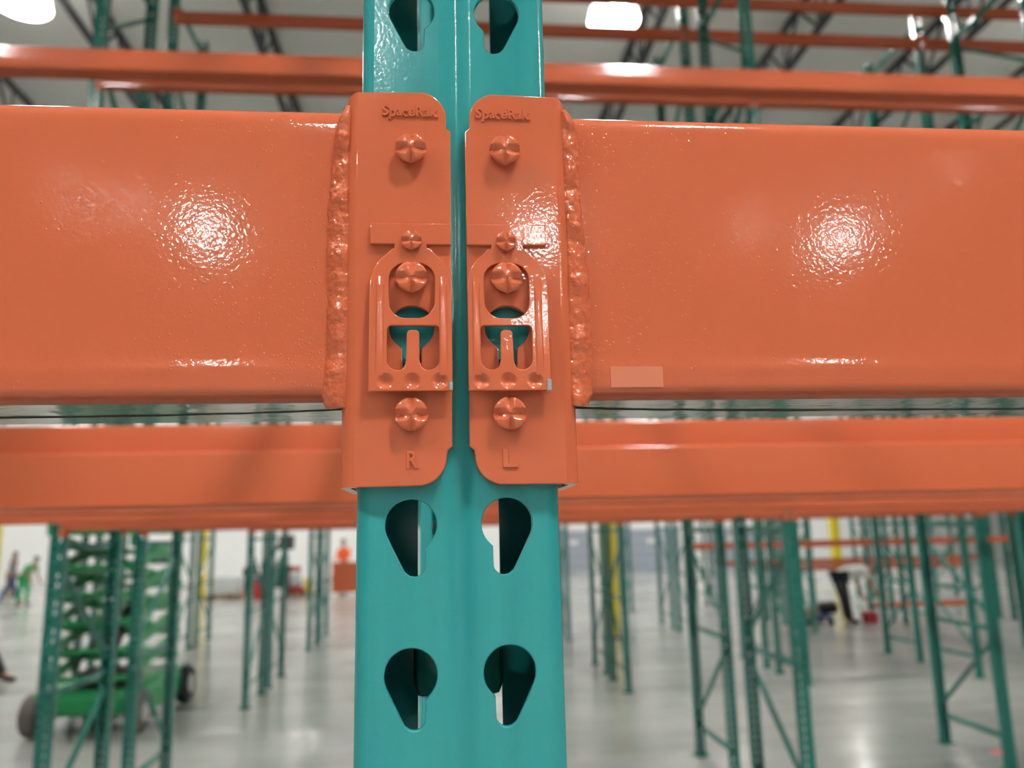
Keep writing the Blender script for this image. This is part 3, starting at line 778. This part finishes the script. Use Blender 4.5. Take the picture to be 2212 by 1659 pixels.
def person(x, y, rz, label, shirt, trousers, lean=0, head=0, arms=((5, 15), (-5, 15)), legs=((0, 0), (0, 0)), scale=1.0, long_sleeves=False, vest=None, cap=None, z=0.0):
    root = empty('person', (x, y, z), rz); root.scale = (scale,)*3; tag(root, label, 'person', kind='thing')
    R = math.radians
    def d(a): return Vector((0, math.sin(R(a)), -math.cos(R(a))))
    up = Vector((0, math.sin(R(lean)), math.cos(R(lean)))); hu = Vector((0, math.sin(R(lean+head)), math.cos(R(lean+head)))); hf = Vector((0, hu.z, -hu.y))
    low = min((d(t)*0.43 + d(t-k)*0.42).z for t, k in legs)
    pel = Vector((0, 0, 0.11 - low))
    J = {'pelvis': (pel, (0.15, 0.11)), 'spine': (pel+up*0.22, (0.14, 0.105)), 'chest': (pel+up*0.38, (0.16, 0.115)), 'neck0': (pel+up*0.52, 0.075), 'neck': (pel+up*0.56+hu*0.03, 0.055),
         'jaw': (pel+up*0.56+hu*0.10+hf*0.02, (0.07, 0.075)), 'skull': (pel+up*0.56+hu*0.18+hf*0.01, (0.078, 0.095)), 'crown': (pel+up*0.56+hu*0.245, (0.055, 0.07))}
    E = [('pelvis', 'spine'), ('spine', 'chest'), ('chest', 'neck0'), ('neck0', 'neck'), ('neck', 'jaw'), ('jaw', 'skull'), ('skull', 'crown')]
    S, SE, T, TE = {}, [], {}, []
    for sd, sx in (('l', -1), ('r', 1)):
        al, el = arms[0 if sx < 0 else 1]; th, kn = legs[0 if sx < 0 else 1]
        sh = pel+up*0.47+Vector((sx*0.185, 0, 0)); eb = sh+d(al)*0.28+Vector((sx*0.03, 0, 0)); wr = eb+d(al+el)*0.25
        pm = wr+d(al+el)*0.06; fd = d(al+el+12)
        hp = pel+Vector((sx*0.095, 0, -0.03)); kn_ = hp+d(th)*0.42+Vector((sx*0.01, 0, 0)); an = kn_+d(th-kn)*0.42
        J.update({sd+'sh': (sh, 0.062), sd+'eb': (eb, 0.044), sd+'wr': (wr, 0.029), sd+'pm': (pm, (0.022, 0.036)),
                  sd+'hp': (hp, 0.095), sd+'kn': (kn_, 0.058), sd+'an': (an, 0.042), sd+'heel': (an+Vector((0, -0.03, -0.05)), 0.038), sd+'toe': (an+Vector((0, 0.17, -0.068)), (0.04, 0.025))})
        E += [('chest', sd+'sh'), (sd+'sh', sd+'eb'), (sd+'eb', sd+'wr'), (sd+'wr', sd+'pm'), ('pelvis', sd+'hp'), (sd+'hp', sd+'kn'), (sd+'kn', sd+'an'), (sd+'an', sd+'heel'), (sd+'an', sd+'toe')]
        side = Vector((0, fd.z, -fd.y))
        for i, (off, ln) in enumerate(((-0.03, 0.075), (-0.01, 0.085), (0.01, 0.08), (0.03, 0.06))):
            a = pm+side*off+d(al+el)*0.045; J[sd+'f%d' % i] = (a, 0.009); J[sd+'g%d' % i] = (a+fd*ln, 0.007)
            E += [(sd+'pm', sd+'f%d' % i), (sd+'f%d' % i, sd+'g%d' % i)]
        a = pm-side*0.045; J[sd+'t'] = (a+d(al+el)*0.01, 0.010); J[sd+'u'] = (a+d(al+el)*0.055-side*0.015, 0.008); E += [(sd+'pm', sd+'t'), (sd+'t', sd+'u')]
        S.update({sd+'sh': (sh, 0.078), sd+'eb': (eb if long_sleeves else sh+(eb-sh)*0.75, 0.062)}); SE += [('chest', sd+'sh'), (sd+'sh', sd+'eb')]
        if long_sleeves: S[sd+'wr'] = (wr-d(al+el)*0.01, 0.045); SE.append((sd+'eb', sd+'wr'))
        T.update({sd+'hp': (hp, 0.115), sd+'kn': (kn_, 0.082), sd+'an': (an-d(th-kn)*-0.035, 0.068)}); TE += [('pelvis', sd+'hp'), (sd+'hp', sd+'kn'), (sd+'kn', sd+'an')]
        sh_o = skin_mesh({'a': (an, 0.055), 'h': (an+Vector((0, -0.035, -0.055)), 0.05), 't': (an+Vector((0, 0.10, -0.06)), (0.05, 0.045)), 'e': (an+Vector((0, 0.19, -0.07)), (0.045, 0.035))}, [('a', 'h'), ('a', 't'), ('t', 'e')], M['boots'], root, 'shoe', 'a')
    body = skin_mesh(J, E, M['skin'], root, 'body', 'pelvis')
    # face: nose, eyes, ears, mouth joined to the body surface
    bm = bmesh.new(); bm.from_mesh(body.data); hc = J['skull'][0]
    def ball(c, r, mi):
        g = bmesh.ops.create_icosphere(bm, subdivisions=2, radius=r); 
        for v in g['verts']: v.co += c
        for f in {f for v in g['verts'] for f in v.link_faces}: f.material_index = mi; f.smooth = True
    ball(hc+hf*0.10-hu*0.035, 0.017, 0); ball(hc+hf*0.108-hu*0.05, 0.014, 0)
    for sx in (-1, 1):
        ball(hc+hf*0.086+Vector((sx*0.032, 0, 0))-hu*0.012, 0.011, 1); ball(hc+Vector((sx*0.083, 0, 0))-hu*0.03, 0.024, 0)
    for k in range(-2, 3): ball(hc+hf*(0.086-0.002*abs(k))+Vector((k*0.009, 0, 0))-hu*0.092, 0.008, 2)
    bm.to_mesh(body.data); bm.free(); body.data.materials.append(M['black']); body.data.materials.append(M['red'])
    S.update({'pelvis': (pel-up*0.04, (0.172, 0.135)), 'spine': (pel+up*0.22, (0.165, 0.13)), 'chest': (pel+up*0.38, (0.18, 0.14)), 'neck0': (pel+up*0.52, 0.088)}); SE += [('pelvis', 'spine'), ('spine', 'chest'), ('chest', 'neck0')]
    skin_mesh(S, SE, M[shirt], root, 'shirt', 'pelvis')
    T['pelvis'] = (pel+up*0.06, (0.168, 0.128))
    skin_mesh(T, TE, M[trousers], root, 'trousers', 'pelvis')
    if vest:
        skin_mesh({'a': (pel+up*0.05, (0.19, 0.15)), 'b': (pel+up*0.24, (0.185, 0.148)), 'c': (pel+up*0.42, (0.20, 0.155)), 'e': (pel+up*0.515, (0.13, 0.11))}, [('a', 'b'), ('b', 'c'), ('c', 'e')], M[vest], root, 'safety_vest', 'a')
    hm = M[cap] if cap else M['hair']
    bm = bmesh.new(); g = bmesh.ops.create_uvsphere(bm, u_segments=20, v_segments=12, radius=1.0)
    for v in list(bm.verts):
        if v.co.z < -0.25 or (v.co.y > 0.55 and v.co.z < 0.3): bm.verts.remove(v)
    for v in bm.verts: v.co = hc + hu*(0.015+v.co.z*0.095) + hf*(v.co.y*0.107-0.008) + Vector((v.co.x*0.09, 0, 0))
    if cap:
        box_vs = [bm.verts.new(hc+hu*0.04+hf*(0.095+0.09*math.cos(t))+Vector((0.085*math.sin(t), 0, 0))) for t in [(-PI/2+PI*k/8) for k in range(9)]]
        bm.faces.new(box_vs)
    bmobj('cap' if cap else 'hair', bm, hm, root)
    return root
person(8.02, 15.45, -PI/2, 'person in white shirt and dark trousers bending over between the right racks', 'white_shirt', 'dark_trousers', lean=78, head=25, arms=((8, 12), (20, 10)), legs=((14, 6), (10, 4)), long_sleeves=False)
person(-14.40, 28.2, -PI*0.38, 'person in grey shirt and blue jeans walking by the left edge', 'grey_shirt', 'jeans', lean=4, arms=((18, 12), (-18, 15)), legs=((20, 5), (-18, 8)), scale=0.86)
person(-15.40, 30.2, -PI*0.25, 'person in brown jacket between the blue jeans and bright green persons', 'brown_shirt', 'khaki', lean=6, arms=((10, 20), (-8, 20)), legs=((8, 4), (-10, 6)), long_sleeves=True, scale=0.9)
person(-13.22, 26.6, -PI*0.6, 'person in bright green shirt stooping beside the thick green upright', 'green_shirt', 'green_shirt', lean=42, head=-10, arms=((5, 25), (15, 20)), legs=((18, 25), (5, 20)), scale=0.93)
person(-3.40, 28.3, PI*0.9, 'person in orange safety vest standing behind the pile of orange beams', 'orange_vest', 'dark_trousers', lean=3, head=5, arms=((15, 60), (10, 70)), legs=((4, 2), (-4, 2)), vest='orange_vest', long_sleeves=True)
person(-5.02, 26.3, PI*0.5, 'person in grey jacket standing at the dark machine', 'grey_shirt', 'dark_trousers', lean=5, head=8, arms=((20, 40), (15, 40)), legs=((4, 3), (-5, 3)), long_sleeves=True)
person(-6.80, 12.2, -PI/2, 'person in dark trousers and boots stepping in at the left edge', 'dark_trousers', 'dark_trousers', lean=0, arms=((6, 10), (-6, 10)), legs=((34, 6), (-26, 14)), long_sleeves=True)


# ------------------------------------------------------------------ things on the floor
def crate(x, y, z, sx, sy, sz, m, label, name='crate', cat='box', bev=0.02, lid=True):
    root = empty(name, (x, y, z)); tag(root, label, cat, kind='thing')
    bm = bmesh.new(); box(bm, -sx/2, sx/2, -sy/2, sy/2, 0, sz*(0.9 if lid else 1), bev, 2); bmobj('body', bm, m, root)
    if lid:
        bm = bmesh.new(); box(bm, -sx/2-0.01, sx/2+0.01, -sy/2-0.01, sy/2+0.01, sz*0.9, sz, 0.01, 1); bmobj('lid', bm, m, root)
    return root
def pallet(x, y, label):
    root = empty('wooden_pallet', (x, y, 0)); tag(root, label, 'pallet', 'pallets by the far left machine', 'thing')
    bm = bmesh.new()
    for k in range(6): box(bm, -0.6, 0.6, -0.5+0.18*k, -0.5+0.18*k+0.1, 0.118, 0.14)
    bmobj('deck_boards', bm, M['timber'], root)
    bm = bmesh.new()
    for xx in (-0.58, -0.04, 0.5): box(bm, xx, xx+0.08, -0.5, 0.5, 0.02, 0.118)
    bmobj('stringers', bm, M['timber'], root)
    bm = bmesh.new()
    for k in (0, 2.5, 5): box(bm, -0.6, 0.6, -0.5+0.18*k, -0.5+0.18*k+0.1, 0.0, 0.02)
    bmobj('bottom_boards', bm, M['timber'], root)
YC = 27.0
def wx(px): return -4.68+(px-647)*0.01485
for px, lab in ((494, 'low wooden pallet under the white wrapped load'), (520, 'low wooden pallet under the dark round bales'), (552, 'low wooden pallet under the dark green crate'),
                (650, 'low wooden pallet under the white sack and yellow box')):
    pallet(wx(px)+(0.75 if px == 552 else 0.0), YC+(0.0 if px not in (552, 520) else 1.3), lab)
crate(wx(494), YC, 0.142, 0.75, 0.8, 0.55, M['wrap'], 'pale wrapped load on a pallet behind the slim yellow column', 'wrapped_load', 'load')
for k, (dx, dz) in enumerate(((-0.2, 0.142), (0.24, 0.142), (0.02, 0.55))):
    bm = bmesh.new(); lathe(bm, [(0.10, -0.3), (0.2, -0.3), (0.215, -0.27), (0.215, 0.27), (0.2, 0.3), (0.10, 0.3)], 24, (0, 0, 0.216), 'Y')
    o = empty('cable_reel', (wx(518)+dx, YC+1.3, dz)); tag(o, ('dark bale at left', 'dark bale at right', 'dark bale on top')[k] + ' of the three bales on a pallet', 'bale', kind='thing')
    bmobj('roll', bm, M['steel_dark'], o); bm = bmesh.new(); lathe(bm, [(0.03, -0.31), (0.08, -0.31), (0.08, 0.31), (0.03, 0.31)], 16, (0, 0, 0.216), 'Y'); bmobj('core', bm, M['timber'], o)
crate(wx(552)+0.5, YC+1.3, 0.142, 0.7, 0.7, 0.62, M['darkgreen'], 'dark green crate on a pallet left of the dark machine')
crate(wx(567), YC-0.6, 0.0, 0.26, 0.3, 0.52, M['red'], 'small red box standing on the floor before the dark machine')
crate(-5.0, 25.5, 0.0, 0.30, 0.3, 0.36, M['white'], 'small white box on the floor beside the person in grey jacket')
crate(wx(637), YC, 0.142, 0.45, 0.7, 0.16, M['red'], 'flat dark red box at bottom of the white and yellow goods')
crate(wx(637), YC, 0.303, 0.40, 0.6, 0.5, M['wrap'], 'white sack shaped bundle on the flat dark red box', 'sack', 'sack', 0.12, False)
crate(wx(667), YC, 0.142, 0.24, 0.4, 0.42, M['yellow'], 'yellow box beside the white bundle')
crate(wx(637), YC, 0.805, 0.30, 0.3, 0.15, M['red'], 'red box lying on top of the white bundle')
crate(wx(704), YC-0.9, 0.0, 0.30, 0.4, 0.55, M['wrap'], 'pale carton at the left end of the orange beam pile')

# pile of loose orange beams on the floor
pb = None; pid = 0
bm = bmesh.new(); extrude_profile(bm, [(y, z-ZB) for y, z in beam_profile(3)], -1.0, 1.0); o = bmobj('pallet_rack_beam', bm, M['orange_far'])
plm = o.data; bpy.data.objects.remove(o)
bx = -2.60
for r in range(8):
    for c in range(4):
        o = bpy.data.objects.new('pallet_rack_beam', plm); C.objects.link(o)
        o.location = (bx + 0.03*((r*7+c*3) % 4), YC-0.4+c*0.073, 0.102+r*0.1195)
        tag(o, 'loose orange beam in the pile below the person in orange vest', 'rack beam', 'pile of loose orange beams on the floor', 'thing')
for k, xx in enumerate((-3.3, -2.0)):
    bm = bmesh.new(); box(bm, -0.05, 0.05, -0.2, 0.2, 0, 0.10, 0.004, 1)
    o = bmobj('timber_skid', bm, M['timber'], loc=(xx, YC-0.26, 0)); tag(o, 'wooden skid under the %s end of the orange beam pile' % ('left', 'right')[k], 'skid', kind='thing')

# dark machine with a slanting raised arm
root = empty('boom_lift', (wx(580)-0.45, YC+3.2, 0)); tag(root, 'dark machine with slanting raised arm among goods at far left', 'machine', kind='thing')
bm = bmesh.new(); box(bm, -0.55, 0.55, -0.5, 0.5, 0.2, 0.62, 0.05, 2); box(bm, -0.45, 0.2, -0.4, 0.4, 0.62, 0.95, 0.05, 2); bmobj('chassis', bm, M['steel_dark'], root)
for sx in (-0.4, 0.4):
    for sy in (-0.5, 0.5):
        bm = bmesh.new(); lathe(bm, [(0.08, -0.07), (0.18, -0.07), (0.2, -0.04), (0.2, 0.04), (0.18, 0.07), (0.08, 0.07)], 20, (0, 0, 0), 'Y'); bmobj('wheel', bm, M['rubber'], root, (sx, sy*1.16, 0.202))
bm = bmesh.new(); bar(bm, (-0.50, -0.1, 0.85), (0.22, -0.1, 1.72), 0.14, 0.14, 0.01); bar(bm, (-0.50, 0.1, 0.85), (0.22, 0.1, 1.72), 0.10, 0.10, 0.01); bmobj('boom', bm, M['darkgreen'], root)
bm = bmesh.new(); box(bm, 0.15, 0.62, -0.3, 0.3, 1.45, 1.98, 0.04, 2); bmobj('basket', bm, M['black'], root)

# bag and trolley near the bending person
root = empty('tool_bag', (8.55, 15.35, 0)); tag(root, 'dark red tool bag on the floor before the bending person', 'bag', kind='thing')
bm = bmesh.new(); box(bm, -0.12, 0.12, -0.14, 0.14, 0, 0.22, 0.05, 3); bmobj('body', bm, M['red'], root)
bm = bmesh.new(); tube(bm, [(-0.08, 0, 0.21), (-0.07, 0, 0.30), (0.07, 0, 0.30), (0.08, 0, 0.21)], 0.012, 8); bmobj('handle', bm, M['black'], root)
root = empty('trolley', (7.40, 15.25, 0)); tag(root, 'low dark trolley with black motor left of the bending person', 'trolley', kind='thing')
bm = bmesh.new(); box(bm, -0.36, 0.26, -0.22, 0.22, 0.15, 0.20, 0.01, 1); bmobj('deck', bm, M['jeans'], root)
for sx in (-0.26, 0.18):
    for sy in (-0.2, 0.2):
        bm = bmesh.new(); lathe(bm, [(0.02, -0.02), (0.07, -0.02), (0.075, 0), (0.07, 0.02), (0.02, 0.02)], 16, (0, 0, 0), 'Y'); bmobj('wheel', bm, M['rubber'], root, (sx, sy, 0.076))
bm = bmesh.new(); lathe(bm, [(0.03, -0.17), (0.10, -0.17), (0.12, -0.14), (0.12, 0.12), (0.08, 0.17), (0.03, 0.17)], 20, (0.25, 0, 0.33), 'X'); bmobj('motor', bm, M['black'], root)
bm = bmesh.new(); box(bm, -0.34, -0.02, -0.18, 0.18, 0.20, 0.33, 0.03, 2); bmobj('yellow_case', bm, M['khaki'], root)

for x, y, lab in ((0.87, 6.46, 'short red tape mark on the floor right of the teal post base'), (4.83, 6.60, 'short red tape mark on the floor by the right foreground upright')):
    bm = bmesh.new(); box(bm, -0.09, 0.09, -0.04, 0.04, 0.0003, 0.0012)
    tag(bmobj('floor_tape', bm, M['redtape'], loc=(x, y, 0)), lab, 'tape mark', kind='thing')
